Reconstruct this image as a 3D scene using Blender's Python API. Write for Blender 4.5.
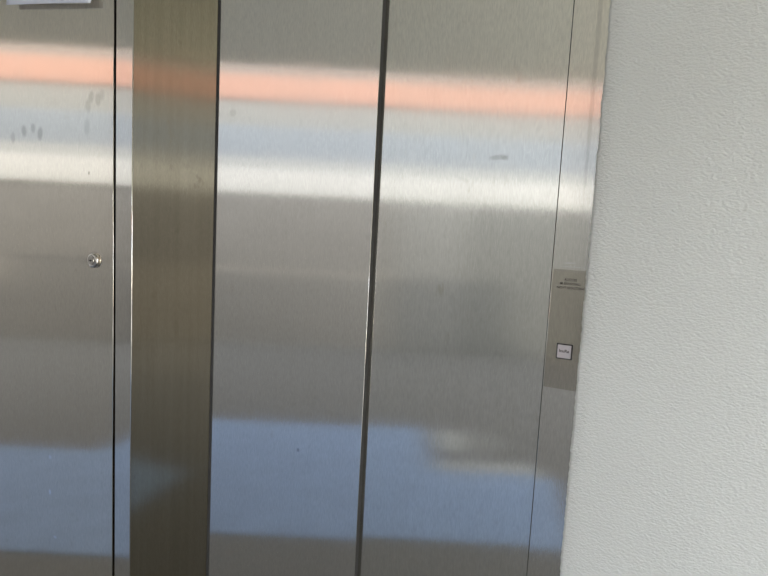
import bpy, bmesh, math, random
from mathutils import Vector, Matrix, noise

for o in list(bpy.data.objects):
    bpy.data.objects.remove(o, do_unlink=True)
S = bpy.context.scene
COL = S.collection
R = math.radians
random.seed(4)

# ------------------------------------------------------------------ camera
YAW, PITCH, ROLL = 26.5, 6.0, 3.0          # looks left of the door normal, slightly down, held a little crooked
cam_d = bpy.data.cameras.new('camera')
cam = bpy.data.objects.new('camera', cam_d)
COL.objects.link(cam)
cam_d.sensor_fit = 'HORIZONTAL'
cam_d.sensor_width = 36.0
cam_d.lens = 36.0 * 577.0 / 768.0
cam_d.clip_start = 0.02
fw = Vector((-math.sin(R(YAW)) * math.cos(R(PITCH)), math.cos(R(YAW)) * math.cos(R(PITCH)), -math.sin(R(PITCH))))
rt = Vector((math.cos(R(YAW)), math.sin(R(YAW)), 0))
up = rt.cross(fw)
rt2 = rt * math.cos(R(ROLL)) + up * math.sin(R(ROLL))
up2 = -rt * math.sin(R(ROLL)) + up * math.cos(R(ROLL))
CAM = Vector((0.0, -1.2, 1.5))
cam.matrix_world = Matrix(((rt2.x, up2.x, -fw.x, CAM.x), (rt2.y, up2.y, -fw.y, CAM.y),
                           (rt2.z, up2.z, -fw.z, CAM.z), (0, 0, 0, 1)))
S.camera = cam

# ------------------------------------------------------------------ sky, sun, exposure
SUN_EL, SUN_AZ = 37.0, 32.0                # the sun stands behind the lift building
w = bpy.data.worlds.new('sky')
S.world = w
w.use_nodes = True
nt = w.node_tree
nt.nodes.clear()
wo = nt.nodes.new('ShaderNodeOutputWorld')
bg = nt.nodes.new('ShaderNodeBackground')
sky = nt.nodes.new('ShaderNodeTexSky')
sky.sky_type = 'NISHITA'
sky.sun_disc = False
sky.sun_elevation = R(SUN_EL)
sky.sun_rotation = R(SUN_AZ)
sky.dust_density = 0.1
hs = nt.nodes.new('ShaderNodeHueSaturation')
hs.inputs['Saturation'].default_value = 0.30
bg.inputs['Strength'].default_value = 1.05
nt.links.new(sky.outputs[0], hs.inputs['Color'])
nt.links.new(hs.outputs[0], bg.inputs['Color'])
nt.links.new(bg.outputs[0], wo.inputs['Surface'])
sl = bpy.data.lights.new('sun', 'SUN')
sl.energy = 1.7
sl.angle = R(0.6)
sl.color = (1.0, 0.96, 0.90)
sun = bpy.data.objects.new('sun', sl)
COL.objects.link(sun)
to_sun = Vector((math.sin(R(SUN_AZ)) * math.cos(R(SUN_EL)), math.cos(R(SUN_AZ)) * math.cos(R(SUN_EL)), math.sin(R(SUN_EL))))
sun.rotation_euler = to_sun.to_track_quat('Z', 'Y').to_euler()
sun.location = to_sun * 12

S.view_settings.view_transform = 'Standard'
S.view_settings.look = 'None'
S.view_settings.exposure = 0.66
S.view_settings.gamma = 1.0
S.view_settings.use_curve_mapping = False

# ------------------------------------------------------------------ materials
def new_mat(name):
    m = bpy.data.materials.new(name)
    m.use_nodes = True
    t = m.node_tree
    return m, t, t.nodes['Principled BSDF']

def nod(t, kind, **kw):
    n = t.nodes.new(kind)
    for k, v in kw.items():
        if k in n.inputs.keys():
            n.inputs[k].default_value = v
        else:
            setattr(n, k, v)
    return n

def mapping(t, scale):
    tc = nod(t, 'ShaderNodeTexCoord')
    mp = nod(t, 'ShaderNodeMapping')
    mp.inputs['Scale'].default_value = scale
    t.links.new(tc.outputs['Object'], mp.inputs['Vector'])
    return mp

def ramp(t, stops):
    r = t.nodes.new('ShaderNodeValToRGB')
    e = r.color_ramp.elements
    while len(e) < len(stops):
        e.new(0.5)
    for i, (p, c) in enumerate(stops):
        e[i].position = p
        e[i].color = (*c, 1) if len(c) == 3 else (c[0],) * 3 + (1,)
    return r

def plain(name, col, rough=0.6, metal=0.0, var=0.06, scale=18.0, bump=0.0, bscale=60.0):
    m, t, b = new_mat(name)
    n = nod(t, 'ShaderNodeTexNoise', Scale=scale, Detail=4.0)
    tc = nod(t, 'ShaderNodeTexCoord')
    t.links.new(tc.outputs['Object'], n.inputs['Vector'])
    r = ramp(t, [(0.3, [c * (1 - var) for c in col]), (0.7, [min(1, c * (1 + var)) for c in col])])
    t.links.new(n.outputs['Fac'], r.inputs['Fac'])
    t.links.new(r.outputs['Color'], b.inputs['Base Color'])
    b.inputs['Roughness'].default_value = rough
    b.inputs['Metallic'].default_value = metal
    if bump:
        n2 = nod(t, 'ShaderNodeTexNoise', Scale=bscale, Detail=3.0)
        t.links.new(tc.outputs['Object'], n2.inputs['Vector'])
        bp = nod(t, 'ShaderNodeBump', Strength=bump, Distance=0.004)
        t.links.new(n2.outputs['Fac'], bp.inputs['Height'])
        t.links.new(bp.outputs['Normal'], b.inputs['Normal'])
    return m

def steel(name, col=(0.72, 0.692, 0.638), rough=0.1, aniso=0.7, smudge=0.5, wave=0.10, grain=0.09, seed=0.0, marks=(), streak=0.018):
    """vertically brushed stainless steel with fingermarks and a faint unevenness"""
    m, t, b = new_mat(name)
    b.inputs['Metallic'].default_value = 1.0
    b.inputs['Anisotropic'].default_value = aniso
    tg = nod(t, 'ShaderNodeTangent', direction_type='RADIAL', axis='Z')
    t.links.new(tg.outputs[0], b.inputs['Tangent'])
    # brush lines
    mp = mapping(t, (520, 520, 70))
    mp.inputs['Location'].default_value = (seed, seed * 2, seed * 3)
    g = nod(t, 'ShaderNodeTexNoise', Scale=1.0, Detail=3.0)
    t.links.new(mp.outputs[0], g.inputs['Vector'])
    # cloudy wipe marks, drawn out upright
    mp2 = mapping(t, (9, 9, 3.2))
    mp2.inputs['Location'].default_value = (seed * 1.3, seed, -seed)
    c = nod(t, 'ShaderNodeTexNoise', Scale=1.0, Detail=5.0, Roughness=0.6)
    t.links.new(mp2.outputs[0], c.inputs['Vector'])
    # fingermarks
    mp3 = mapping(t, (46, 46, 24))
    mp3.inputs['Location'].default_value = (seed, 0, seed)
    v = nod(t, 'ShaderNodeTexNoise', Scale=1.0, Detail=2.0)
    t.links.new(mp3.outputs[0], v.inputs['Vector'])
    vr = ramp(t, [(0.64, (0, 0, 0)), (0.76, (1, 1, 1))])
    t.links.new(v.outputs['Fac'], vr.inputs['Fac'])
    cl = ramp(t, [(0.45, (0, 0, 0)), (0.7, (1, 1, 1))])
    t.links.new(c.outputs['Fac'], cl.inputs['Fac'])
    mk = nod(t, 'ShaderNodeMath', operation='MULTIPLY')
    t.links.new(vr.outputs['Color'], mk.inputs[0])
    t.links.new(cl.outputs['Color'], mk.inputs[1])
    # base colour = steel * brush variation, smudges browner
    gr = ramp(t, [(0.3, [x * (1 - grain) for x in col]), (0.7, [min(1, x * (1 + grain)) for x in col])])
    t.links.new(g.outputs['Fac'], gr.inputs['Fac'])
    mx = nod(t, 'ShaderNodeMix', data_type='RGBA')
    mx.inputs[7].default_value = (col[0] * 0.80, col[1] * 0.77, col[2] * 0.72, 1)
    fm = nod(t, 'ShaderNodeMath', operation='MULTIPLY')
    fm.inputs[1].default_value = smudge
    t.links.new(mk.outputs[0], fm.inputs[0])
    t.links.new(fm.outputs[0], mx.inputs[0])
    t.links.new(gr.outputs['Color'], mx.inputs[6])
    last = mx.outputs[2]
    # long upright wipe streaks
    mp5 = mapping(t, (70, 70, 1.6))
    mp5.inputs['Location'].default_value = (seed * 3, seed, 0)
    sk = nod(t, 'ShaderNodeTexNoise', Scale=1.0, Detail=3.0)
    t.links.new(mp5.outputs[0], sk.inputs['Vector'])
    sr = ramp(t, [(0.35, (1 - streak, 1 - streak * 1.1, 1 - streak * 1.3)), (0.65, (1, 1, 1))])
    t.links.new(sk.outputs['Fac'], sr.inputs['Fac'])
    ms = nod(t, 'ShaderNodeMix', data_type='RGBA', blend_type='MULTIPLY')
    ms.inputs[0].default_value = 1.0
    t.links.new(last, ms.inputs[6])
    t.links.new(sr.outputs['Color'], ms.inputs[7])
    last = ms.outputs[2]
    if marks:
        tc = nod(t, 'ShaderNodeTexCoord')
        sep = nod(t, 'ShaderNodeSeparateXYZ')
        t.links.new(tc.outputs['Object'], sep.inputs[0])
    for cx, cz, rx, rz, tilt, amt, mc in marks:      # finger marks, scuffs and specks at their places on the sheet
        def aff(kx, kz, k0):
            p1 = nod(t, 'ShaderNodeMath', operation='MULTIPLY_ADD')
            p1.inputs[1].default_value = kx
            p1.inputs[2].default_value = k0
            t.links.new(sep.outputs['X'], p1.inputs[0])
            p2 = nod(t, 'ShaderNodeMath', operation='MULTIPLY_ADD')
            p2.inputs[1].default_value = kz
            t.links.new(sep.outputs['Z'], p2.inputs[0])
            t.links.new(p1.outputs[0], p2.inputs[2])
            sq = nod(t, 'ShaderNodeMath', operation='MULTIPLY')
            t.links.new(p2.outputs[0], sq.inputs[0])
            t.links.new(p2.outputs[0], sq.inputs[1])
            return sq
        ca, sa = math.cos(R(tilt)), math.sin(R(tilt))
        A = aff(ca / rx, sa / rx, -(cx * ca + cz * sa) / rx)
        D = aff(-sa / rz, ca / rz, -(-cx * sa + cz * ca) / rz)
        sm = nod(t, 'ShaderNodeMath', operation='ADD')
        t.links.new(A.outputs[0], sm.inputs[0])
        t.links.new(D.outputs[0], sm.inputs[1])
        mr = nod(t, 'ShaderNodeMapRange')
        mr.interpolation_type = 'SMOOTHSTEP'
        mr.inputs['From Min'].default_value = 1.0
        mr.inputs['From Max'].default_value = 0.15
        mr.inputs['To Min'].default_value = 0.0
        mr.inputs['To Max'].default_value = amt
        t.links.new(sm.outputs[0], mr.inputs['Value'])
        m2 = nod(t, 'ShaderNodeMix', data_type='RGBA')
        m2.inputs[7].default_value = (*mc, 1)
        t.links.new(mr.outputs[0], m2.inputs[0])
        t.links.new(last, m2.inputs[6])
        last = m2.outputs[2]
    t.links.new(last, b.inputs['Base Color'])
    # roughness
    rr = nod(t, 'ShaderNodeMapRange')
    rr.inputs['From Min'].default_value = 0.3
    rr.inputs['From Max'].default_value = 0.7
    rr.inputs['To Min'].default_value = rough * 0.88
    rr.inputs['To Max'].default_value = rough * 1.18
    t.links.new(c.outputs['Fac'], rr.inputs['Value'])
    ad = nod(t, 'ShaderNodeMath', operation='MULTIPLY_ADD')
    ad.inputs[1].default_value = 0.12 * smudge
    t.links.new(mk.outputs[0], ad.inputs[0])
    t.links.new(rr.outputs[0], ad.inputs[2])
    t.links.new(ad.outputs[0], b.inputs['Roughness'])
    # normal: brush lines + sheet unevenness
    mp4 = mapping(t, (7, 7, 2.5))
    mp4.inputs['Location'].default_value = (seed * 2, 0, seed)
    u = nod(t, 'ShaderNodeTexNoise', Scale=1.0, Detail=1.0)
    t.links.new(mp4.outputs[0], u.inputs['Vector'])
    b1 = nod(t, 'ShaderNodeBump', Strength=wave, Distance=0.0016)
    t.links.new(u.outputs['Fac'], b1.inputs['Height'])
    b2 = nod(t, 'ShaderNodeBump', Strength=0.08, Distance=0.0005)
    t.links.new(g.outputs['Fac'], b2.inputs['Height'])
    t.links.new(b1.outputs['Normal'], b2.inputs['Normal'])
    t.links.new(b2.outputs['Normal'], b.inputs['Normal'])
    return m

def plaster():
    m, t, b = new_mat('white_plaster')
    mp = mapping(t, (160, 160, 260))
    n1 = nod(t, 'ShaderNodeTexNoise', Scale=1.0, Detail=3.0, Roughness=0.55)
    t.links.new(mp.outputs[0], n1.inputs['Vector'])
    mp2 = mapping(t, (1.5, 1.5, 1.5))
    n2 = nod(t, 'ShaderNodeTexNoise', Scale=1.0, Detail=4.0)
    t.links.new(mp2.outputs[0], n2.inputs['Vector'])
    r = ramp(t, [(0.3, (0.605, 0.605, 0.56)), (0.7, (0.64, 0.64, 0.595))])
    t.links.new(n2.outputs['Fac'], r.inputs['Fac'])
    t.links.new(r.outputs['Color'], b.inputs['Base Color'])
    b.inputs['Roughness'].default_value = 0.9
    b.inputs['Specular IOR Level'].default_value = 0.15
    bp = nod(t, 'ShaderNodeBump', Strength=0.95, Distance=0.0028)
    t.links.new(n1.outputs['Fac'], bp.inputs['Height'])
    t.links.new(bp.outputs['Normal'], b.inputs['Normal'])
    return m

GREASE = (0.40, 0.37, 0.32)
SPECK = (0.93, 0.93, 0.92)
FINGERS = [(-1.799, 1.708, .013, .022, 0, .42, GREASE), (-1.745, 1.727, .014, .022, 10, .55, GREASE), (-1.702, 1.734, .013, .018, 5, .5, GREASE),
           (-1.670, 1.717, .015, .024, -8, .6, GREASE), (-1.4605, 1.786, .014, .022, 12, .4, GREASE), (-1.448, 1.809, .014, .02, -10, .45, GREASE),
           (-1.420, 1.802, .014, .022, 5, .45, GREASE), (-1.404, 1.812, .012, .02, 0, .35, GREASE), (-1.465, 1.73, .014, .03, 0, .3, GREASE),
           (-1.637, .7527, .008, .008, 0, .6, SPECK), (-1.639, .641, .007, .011, 0, .9, SPECK), (-1.616, .502, .010, .006, 0, .7, SPECK),
           (-1.457, 1.606, .004, .006, 0, .7, (.2, .18, .15))]
STEEL_L = steel('brushed_steel_left_leaf', seed=3.1, marks=[(-.822, .9157, .005, .007, 0, .6, (.25, .25, .25)), (-1.067, 1.777, .014, .012, 0, .35, GREASE)])
STEEL_R = steel('brushed_steel_right_leaf', col=(0.71, 0.685, 0.625), seed=8.7, smudge=0.8, marks=[(-.352, 1.6600, .026, .007, 5, .5, GREASE), (-.338, 1.658, .009, .006, 0, .5, GREASE)])
STEEL_C = steel('brushed_steel_cabinet', col=(0.77, 0.715, 0.62), seed=14.2, smudge=0.9, marks=FINGERS)
STEEL_J = steel('brushed_steel_jamb', col=(0.72, 0.685, 0.62), seed=21.9, smudge=0.6, marks=[(-.170, 1.86, .0055, .36, 0, .35, (.38, .35, .31)), (-.186, 1.448, .016, .0013, 4, .6, SPECK), (-.18, 1.4405, .03, .001, 0, .4, SPECK)])
STEEL_P = steel('bronzed_steel_plate', col=(0.52, 0.475, 0.40), seed=41.0, smudge=0.4)
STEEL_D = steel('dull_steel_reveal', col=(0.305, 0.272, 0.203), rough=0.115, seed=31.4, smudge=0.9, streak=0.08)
STEEL_S = steel('polished_steel', col=(0.50, 0.465, 0.41), rough=0.27, aniso=0.0, smudge=0.2, seed=5.0)
DARK = plain('dark_recess', (0.03, 0.028, 0.025), 0.8)
DARKS = plain('edge_shade_tone', (0.022, 0.02, 0.017), 0.7)
PAPER = plain('white_paper', (0.80, 0.82, 0.86), 0.85, var=0.02)
INK = plain('etched_dark_lettering', (0.09, 0.075, 0.065), 0.7)
BTN = plain('button_white_cap', (0.58, 0.53, 0.53), 0.35, var=0.03)
BTNF = plain('button_dark_frame', (0.06, 0.055, 0.05), 0.5)
WALL = plaster()
FLOOR = plain('grey_floor', (0.110, 0.107, 0.099), 0.8, bump=0.2)
BLUE = plain('skylit_floor_tone', (0.160, 0.217, 0.319), 0.75, var=0.08, scale=6)  # blue skylight falling on the floor, put into its colour
PALE = plain('sun_patch_floor_tone', (0.274, 0.274, 0.257), 0.8)  # sunlit patches on the floor, painted as a paler tone
LOWWALL = plain('lightened_lower_render', (0.161, 0.151, 0.136), 0.9, var=0.06, scale=5)  # lower wall coloured lighter to soften the step from sun to shade
LEDGE = plain('off_white_render', (0.203, 0.203, 0.196), 0.85)
WALLSHADE2 = plain('mid_wall_shade', (0.127, 0.125, 0.118), 0.7)  # softer part of the shade painted on the lower front
EAVE = plain('brown_eaves_board', (0.124, 0.104, 0.091), 0.8)
WALLSHADE = plain('dark_wall_shade', (0.093, 0.093, 0.086), 0.7)  # dark panel colour stands in for shade on the lower front
BOUNCE = plain('bounce_ground', (0.72, 0.70, 0.65), 0.9)
CEIL = plain('taupe_ceiling_paint', (0.88, 0.855, 0.74), 0.9, var=0.02)
ORANGE = plain('orange_fascia_paint', (0.221, 0.118, 0.085), 0.7, var=0.05, scale=4)
RENDERG = plain('grey_render', (0.124, 0.118, 0.109), 0.9, var=0.06, scale=5)
PALEG = plain('pale_grey_cladding', (0.142, 0.139, 0.130), 0.8, var=0.05, scale=5)
BLUEG = plain('blue_grey_cladding', (0.124, 0.136, 0.150), 0.7, var=0.05, scale=5)
WHITEB = plain('white_wall_panel', (0.310, 0.304, 0.286), 0.8, var=0.03, scale=5)
PIPE = plain('dark_pipe_paint', (0.10, 0.10, 0.10), 0.6)
CONC = plain('outer_wall_render', (0.55, 0.54, 0.51), 0.9)

# ------------------------------------------------------------------ builders
def link(name, bm, m, parent=None, smooth=False):
    bmesh.ops.recalc_face_normals(bm, faces=bm.faces[:])
    me = bpy.data.meshes.new(name)
    bm.to_mesh(me)
    bm.free()
    if m:
        me.materials.append(m)
    o = bpy.data.objects.new(name, me)
    COL.objects.link(o)
    if parent:
        o.parent = parent
        o.matrix_parent_inverse = parent.matrix_basis.inverted()
    return o

def thing(name, label, cat, loc=(0, 0, 0), group=None):
    o = bpy.data.objects.new(name, None)
    o.location = loc
    o.empty_display_size = 0.05
    COL.objects.link(o)
    o['label'] = label
    o['category'] = cat
    if group:
        o['group'] = group
    return o

def struct(o):
    o['kind'] = 'structure'
    return o

def box(bm, x0, x1, y0, y1, z0, z1, bev=0.0, seg=2):
    vs = [bm.verts.new((x, y, z)) for x in (x0, x1) for y in (y0, y1) for z in (z0, z1)]
    for q in ((0, 1, 3, 2), (4, 6, 7, 5), (0, 4, 5, 1), (2, 3, 7, 6), (0, 2, 6, 4), (1, 5, 7, 3)):
        bm.faces.new([vs[i] for i in q])
    if bev:
        es = list({e for v in vs for e in v.link_edges})
        bmesh.ops.bevel(bm, geom=es, offset=bev, segments=seg, affect='EDGES', profile=0.5)
    return bm

def B():
    return bmesh.new()

def rounded(x0, x1, y0, y1, radii, n=6):
    """plan outline of a rectangle; radii for (x0,y0) (x1,y0) (x1,y1) (x0,y1)"""
    pts = []
    cs = ((x0, y0, 180), (x1, y0, 270), (x1, y1, 0), (x0, y1, 90))
    for (cx, cy, a0), r in zip(cs, radii):
        if r <= 0:
            pts.append((cx, cy))
            continue
        ox = cx + (r if cx == x0 else -r)
        oy = cy + (r if cy == y0 else -r)
        for k in range(n + 1):
            a = R(a0 + 90 * k / n)
            pts.append((ox + r * math.cos(a), oy + r * math.sin(a)))
    return pts

def prism(bm, pts, z0, z1, smooth_len=0.004):
    lo = [bm.verts.new((x, y, z0)) for x, y in pts]
    hi = [bm.verts.new((x, y, z1)) for x, y in pts]
    n = len(pts)
    for i in range(n):
        j = (i + 1) % n
        f = bm.faces.new((lo[i], lo[j], hi[j], hi[i]))
        L = math.hypot(pts[i][0] - pts[j][0], pts[i][1] - pts[j][1])
        f.smooth = L < smooth_len
    bm.faces.new(lo[::-1])
    bm.faces.new(hi)
    return bm

def lathe(bm, prof, centre, n=32):
    """prof: (radius, out) pairs, axis towards -y"""
    rings = []
    for r, h in prof:
        rings.append([bm.verts.new((centre[0] + r * math.cos(2 * math.pi * k / n), centre[1] - h,
                                    centre[2] + r * math.sin(2 * math.pi * k / n))) for k in range(n)])
    for a, b in zip(rings, rings[1:]):
        for k in range(n):
            f = bm.faces.new((a[k], a[(k + 1) % n], b[(k + 1) % n], b[k]))
            f.smooth = True
    bm.faces.new(rings[0])
    bm.faces.new(rings[-1])
    return bm

def lettering(name, text, size, loc, m, parent, depth=0.0003, width=None, space=1.0, bold=0.0001):
    cu = bpy.data.curves.new(name, 'FONT')
    cu.body = text
    cu.size = size
    cu.align_x = 'CENTER'
    cu.align_y = 'CENTER'
    cu.extrude = depth
    cu.space_character = space
    cu.offset = bold
    tmp = bpy.data.objects.new(name + '_curve', cu)
    COL.objects.link(tmp)
    dg = bpy.context.evaluated_depsgraph_get()
    me = bpy.data.meshes.new_from_object(tmp.evaluated_get(dg))
    bpy.data.objects.remove(tmp, do_unlink=True)
    xs = [v.co.x for v in me.vertices]
    k = width / (max(xs) - min(xs)) if width else 1.0
    for v in me.vertices:
        v.co = Vector((v.co.x * k, -v.co.z, v.co.y)) + Vector(loc)
    me.materials.clear()
    me.materials.append(m)
    o = bpy.data.objects.new(name, me)
    COL.objects.link(o)
    if parent:
        o.parent = parent
        o.matrix_parent_inverse = parent.matrix_basis.inverted()
    return o

# ------------------------------------------------------------------ setting: the landing
TOP = 2.16            # upper edge of the door leaves
CZ = 2.65             # soffit over the landing
# the yard and the building across it stand at an angle to the lift front
E_ = Vector((math.cos(R(YAW)), -math.sin(R(YAW)), 0))       # along the opposite front
A_ = Vector((-math.sin(R(YAW)), -math.cos(R(YAW)), 0))      # away from the lift
O_ = Vector((0, 1.2, 0))
def yard(T, u, z=0.0):
    p = O_ + A_ * T + E_ * u
    return Vector((p.x, p.y, z))

bm = B()
box(bm, -14, 10, -14, 4, -0.2, 0.0)
struct(link('floor', bm, FLOOR))

def slab(name, m, pts, z0, z1):
    bm = B()
    prism(bm, [(p.x, p.y) for p in pts], z0, z1, 0)
    return struct(link(name, bm, m))

# soffit: follows the lift front and ends in a straight edge facing the yard
slab('ceiling', CEIL, [Vector((-5.0, 0.06, 0)), Vector((2.4, 0.06, 0)), Vector((2.4, -1.55, 0)), Vector((-0.1, -2.95, 0)), yard(4.43, 1.8), yard(4.43, -4.0)], CZ, CZ + 0.16)
# solid front of the lift building behind and above the steel
bm = B()
box(bm, -9, 3.2, 0.09, 3.0, 0, 3.3)
struct(link('wall_back', bm, CONC))
bm = B()
box(bm, -1.27, -0.10, 0.0, 0.09, TOP + 0.03, CZ)
struct(link('wall_front', bm, CONC))

# white rendered wall on the right, with a hand-trowelled edge
def white_wall():
    bm = B()
    x0, y0, r, z1 = -0.1495, -0.03, 0.006, 3.3
    cols = [(x0, 0.085), (x0, y0 + r)]
    for k in range(1, 5):
        a = R(180 + 90 * k / 4)
        cols.append((x0 + r + r * math.cos(a), y0 + r + r * math.sin(a)))
    cols += [(x0 + 0.03, y0), (3.2, y0), (3.2, 0.085)]
    zs = [0.0] + [0.5 + 0.006 * i for i in range(300)] + [2.4, z1]
    rows = []
    for z in zs:
        row = []
        for i, (x, y) in enumerate(cols):
            k = 1.0 if 1 <= i <= 5 else 0.0
            d = noise.noise(Vector((x * 60, 3.0, z * 95))) * 0.0016 + noise.noise(Vector((0, 7.0, z * 18))) * 0.0012
            row.append(bm.verts.new((x + d * k, y + 0.4 * k * noise.noise(Vector((9.0, x * 60, z * 110))) * 0.0016, z)))
        rows.append(row)
    for a, b in zip(rows, rows[1:]):
        for i in range(len(cols) - 1):
            f = bm.faces.new((a[i], a[i + 1], b[i + 1], b[i]))
            f.smooth = 1 <= i <= 6
    bm.faces.new(rows[0])
    bm.faces.new(rows[-1])
    return struct(link('wall_right', bm, WALL))
white_wall()

# ------------------------------------------------------------------ the yard behind the viewer (seen mirrored in the steel)
# plan line of the opposite front: a bay standing forward, the main front, a wing turned back towards the lift
FRONT = [yard(6.85, -12.0), yard(6.85, -2.9), yard(7.0, -2.9), yard(7.0, 2.75), Vector((2.9, -4.4, 0)), Vector((6.5, -2.4, 0))]
def offset_line(pts, d):
    out = []
    for k, q in enumerate(pts):
        ns = []
        for a, b in ((k - 1, k), (k, k + 1)):
            if a >= 0 and b < len(pts):
                v = (pts[b] - pts[a]).normalized()
                ns.append(Vector((-v.y, v.x, 0)))
        m = sum(ns, Vector((0, 0, 0))).normalized()
        out.append(q + m * d / max(0.35, m.dot(ns[0])))
    return out
def band(name, m, z0, z1, proud=0.0):
    return slab(name, m, offset_line(FRONT, proud) + offset_line(FRONT, -0.4)[::-1], z0, z1)
band('wall_yard', RENDERG, 0.0, 1.82)
band('trim_13', LOWWALL, 0.0, 0.93, 0.012)
band('trim_1', WHITEB, 1.82, 2.12, 0.03)
band('trim_11', LEDGE, 2.12, 2.25)
band('trim_2', BLUEG, 2.25, 2.62)
band('trim_3', PALEG, 2.62, 2.92)
band('trim_4', ORANGE, 2.92, 3.195, 0.03)
band('trim_5', EAVE, 3.195, 3.6)
slab('trim_10', WALLSHADE, [yard(6.96, 0.95), yard(6.96, 2.72), yard(7.05, 2.72), yard(7.05, 0.95)], 0.02, 1.80)
slab('trim_12', WALLSHADE2, [yard(6.96, 0.15), yard(6.96, 0.95), yard(7.05, 0.95), yard(7.05, 0.15)], 0.02, 1.80)
def floor_patch(name, m, pts, h):
    return slab(name, m, [yard(t, u) for t, u in pts], 0.0, h)
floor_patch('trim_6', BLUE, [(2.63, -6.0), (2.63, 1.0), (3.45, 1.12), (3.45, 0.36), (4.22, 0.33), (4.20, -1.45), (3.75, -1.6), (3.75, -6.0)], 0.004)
floor_patch('trim_7', PALE, [(3.80, 0.42), (3.80, 0.62), (4.18, 0.64), (4.18, 0.44)], 0.006)
floor_patch('trim_15', PALE, [(3.86, 0.78), (3.86, 0.84), (4.12, 0.84), (4.12, 0.78)], 0.005)
floor_patch('trim_8', PALE, [(3.46, 0.38), (3.46, 1.05), (3.60, 1.05), (3.60, 0.38)], 0.006)
slab('trim_9', BOUNCE, [Vector((0.45, -0.05, 0)), Vector((0.45, -1.9, 0)), Vector((1.2, -2.6, 0)), Vector((1.5, -3.2, 0)), Vector((9.5, -3.2, 0)), Vector((9.5, 3.8, 0)), Vector((3.3, 3.8, 0)), Vector((3.3, -0.05, 0))], 0.0, 0.01)  # unseen pale ground, added to bounce light onto soffit and white wall
p = yard(6.9, 2.55)
bm = B()
def post_ring(r_, z0, z1):
    prism(bm, [(p.x + r_ * math.cos(2 * math.pi * k / 16), p.y + r_ * math.sin(2 * math.pi * k / 16)) for k in range(16)], z0, z1, 0.1)
post_ring(0.05, 0.0, 3.4)
for z in (0.6, 1.7, 2.75):
    post_ring(0.062, z, z + 0.05)
struct(link('trim_14', bm, PIPE))

# ------------------------------------------------------------------ lift door leaves
XL = -0.6387
t = thing('elevator_door_leaf', 'left brushed steel sliding elevator door leaf, standing in front of the other', 'elevator door', (-0.89, 0.015, 0))
bm = B()
prism(bm, rounded(-1.16, XL, 0.0, 0.0014, (0, 0.0007, 0, 0)), 0.012, TOP)
link('front_sheet', bm, STEEL_L, t)
bm = B()
box(bm, -1.15, XL - 0.0002, 0.0014, 0.0166, 0.012, TOP)
o = link('dark_leaf_return', bm, DARKS, t)  # steel return of the leaf, its dark reflections put into the colour
o['label'] = 'dark strip along the edge of the leaf'

t = thing('elevator_door_leaf', 'right brushed steel sliding elevator door leaf, set back behind the other', 'elevator door', (-0.42, 0.045, 0))
bm = B()
prism(bm, rounded(-0.70, -0.2185, 0.0172, 0.030, (0, 0, 0, 0)), 0.012, TOP)
link('front_sheet', bm, STEEL_R, t)

# ------------------------------------------------------------------ right jamb with lettering and call button
t = thing('elevator_frame_post', 'narrow steel frame post with call button beside the white wall', 'elevator frame', (-0.16, 0.02, 0))
bm = B()
prism(bm, rounded(-0.2190, -0.105, 0.0, 0.026, (0.0007, 0, 0, 0)), 0.0, TOP + 0.02)
link('face_strip', bm, STEEL_J, t)
bm = B()
box(bm, -0.2205, -0.2190, 0.0012, 0.0166, 0.0, TOP)
link('seam_shade_strip', bm, DARKS, t)  # dark strip standing in for the shaded seam beside the leaf
bm = B()
prism(bm, rounded(-0.2172, -0.106, -0.0007, 0.001, (0.0004, 0, 0, 0)), 1.19, 1.4345)
o = link('call_plate', bm, STEEL_P, t)
o['label'] = 'browner plate carrying the lettering and the button'
for txt, wd, z in (('AUFZUG', 0.0235, 1.4145), ('IM BRANDFALL', 0.0415, 1.4062), ('NICHT BEN\u00dcTZEN', 0.0515, 1.3978)):
    lettering('lettering', txt, 0.0074, (-0.1812, -0.0009, z), INK, t, width=wd)
b0 = B()
box(b0, -0.1975, -0.1655, -0.0022, 0.002, 1.2525, 1.2845, 0.0006)
bt = link('call_button', b0, BTNF, t)
bt['label'] = 'square white call button in a dark frame'
bm = B()
box(bm, -0.1948, -0.1682, -0.0052, -0.0015, 1.2552, 1.2818, 0.0009)
cap = link('button_cap', bm, BTN, bt)
lettering('button_lettering', 'InuRa', 0.0085, (-0.1816, -0.0054, 1.2698), INK, bt, width=0.0195, bold=0.00022)

# ------------------------------------------------------------------ left frame post: face strip and splayed reveal
K = 1.149                                  # the cabinet front lies this much farther off than first assumed
YF, XE = -0.131, -1.286
t = thing('elevator_frame_post', 'wide steel frame post with slanted darker reveal, left of the door leaves', 'elevator frame', (-1.25, -0.06, 0))
XG1 = -1.3495                              # right lip of the gap beside the cabinet door
bm = B()
prism(bm, [(XG1, YF + 0.02), (XG1, YF + 0.001), (XG1 + 0.001, YF), (XE - 0.0022, YF), (XE - 0.0008, YF + 0.0004),
           (XE, YF + 0.0016), (XE - 0.012, YF + 0.02)], 0.0, TOP + 0.3)
link('face_strip', bm, STEEL_J, t)
bm = B()
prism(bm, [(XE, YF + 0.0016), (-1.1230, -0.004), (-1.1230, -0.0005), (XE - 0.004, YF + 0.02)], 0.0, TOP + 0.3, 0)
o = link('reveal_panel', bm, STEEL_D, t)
o['label'] = 'slanted side face turned towards the doors'
bm = B()
prism(bm, [(-1.1228, -0.0030), (-1.1170, -0.0018), (-1.1170, -0.0002), (-1.1228, -0.0002)], 0.0, TOP, 0)
link('gap_shade_strip', bm, DARK, t)  # dark strip standing in for shade in the gap behind the reveal

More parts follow.
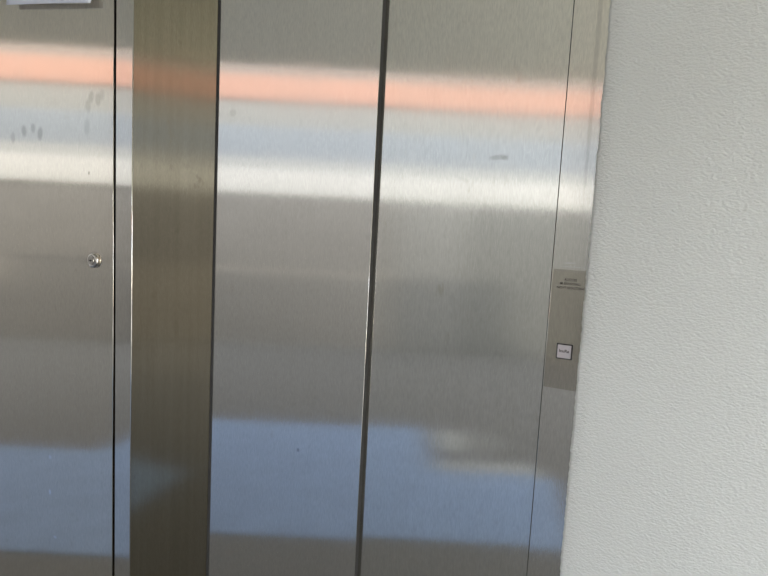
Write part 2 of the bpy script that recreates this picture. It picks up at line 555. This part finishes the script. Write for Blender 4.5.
# ------------------------------------------------------------------ steel cabinet left of the doors
t = thing('steel_cabinet', 'steel cabinet at the far left with a keyed lock in its door', 'cabinet', (-1.7, -0.06, 0))
bm = B()
box(bm, -2.75, XE - 0.03, YF + 0.0225, 0.08, 0.0, TOP + 0.3)
link('body', bm, DARK, t)
bm = B()
prism(bm, rounded(-2.70, -1.3585, YF, YF + 0.02, (0.0015, 0.0016, 0, 0)), 0.03, TOP + 0.25)
dr = link('door', bm, STEEL_C, t)
LX, LZ = -1.2475 * K, 1.5 - 0.116 * K
bm = B()
lathe(bm, [(a * K, b * K) for a, b in [(0.0175, 0.0), (0.0175, 0.004), (0.0168, 0.0065), (0.0150, 0.0085), (0.0118, 0.0098), (0.0112, 0.0092), (0.0105, 0.0092)]], (LX, YF, LZ))
lk = link('lock', bm, STEEL_S, dr)
lk['label'] = 'round steel lock cylinder'
bm = B()
lathe(bm, [(a * K, b * K) for a, b in [(0.0098, 0.008), (0.0098, 0.0108), (0.0090, 0.0115)]], (LX, YF, LZ))
link('lock_core', bm, STEEL_S, lk)
bm = B()
box(bm, LX - 0.0062, LX + 0.0062, YF - 0.0117 * K, YF - 0.0095, LZ - 0.0011, LZ + 0.0011)
box(bm, LX - 0.0022, LX + 0.0022, YF - 0.01172 * K, YF - 0.0095, LZ - 0.0024, LZ + 0.0024)
link('keyhole', bm, DARK, lk)

# paper notice taped to the cabinet door, hanging slightly crooked and lifting off at its lower edge
bm = B()
nx, nz = 16, 12
W_, H_ = 0.322 * K, 0.225 * K
ang = R(-6.1)
g = []
for j in range(nz + 1):
    row = []
    for i in range(nx + 1):
        a, b_ = i / nx * W_, j / nz * H_
        off = 0.003 + 0.016 * (1 - j / nz) ** 2 + 0.003 * math.sin(i / nx * 3.1) * (1 - j / nz)
        row.append(bm.verts.new((-1.576 * K + 0.019 + a * math.cos(ang) - b_ * math.sin(ang), YF - off,
                                 1.5 + 0.5065 * K + a * math.sin(ang) + b_ * math.cos(ang))))
    g.append(row)
for j in range(nz):
    for i in range(nx):
        bm.faces.new((g[j][i], g[j][i + 1], g[j + 1][i + 1], g[j + 1][i])).smooth = True
o = link('paper_notice', bm, PAPER)
md = o.modifiers.new('thickness', 'SOLIDIFY')
md.thickness = 0.0004
o['label'] = 'white paper sheet taped high on the steel cabinet door at top left'
o['category'] = 'notice'
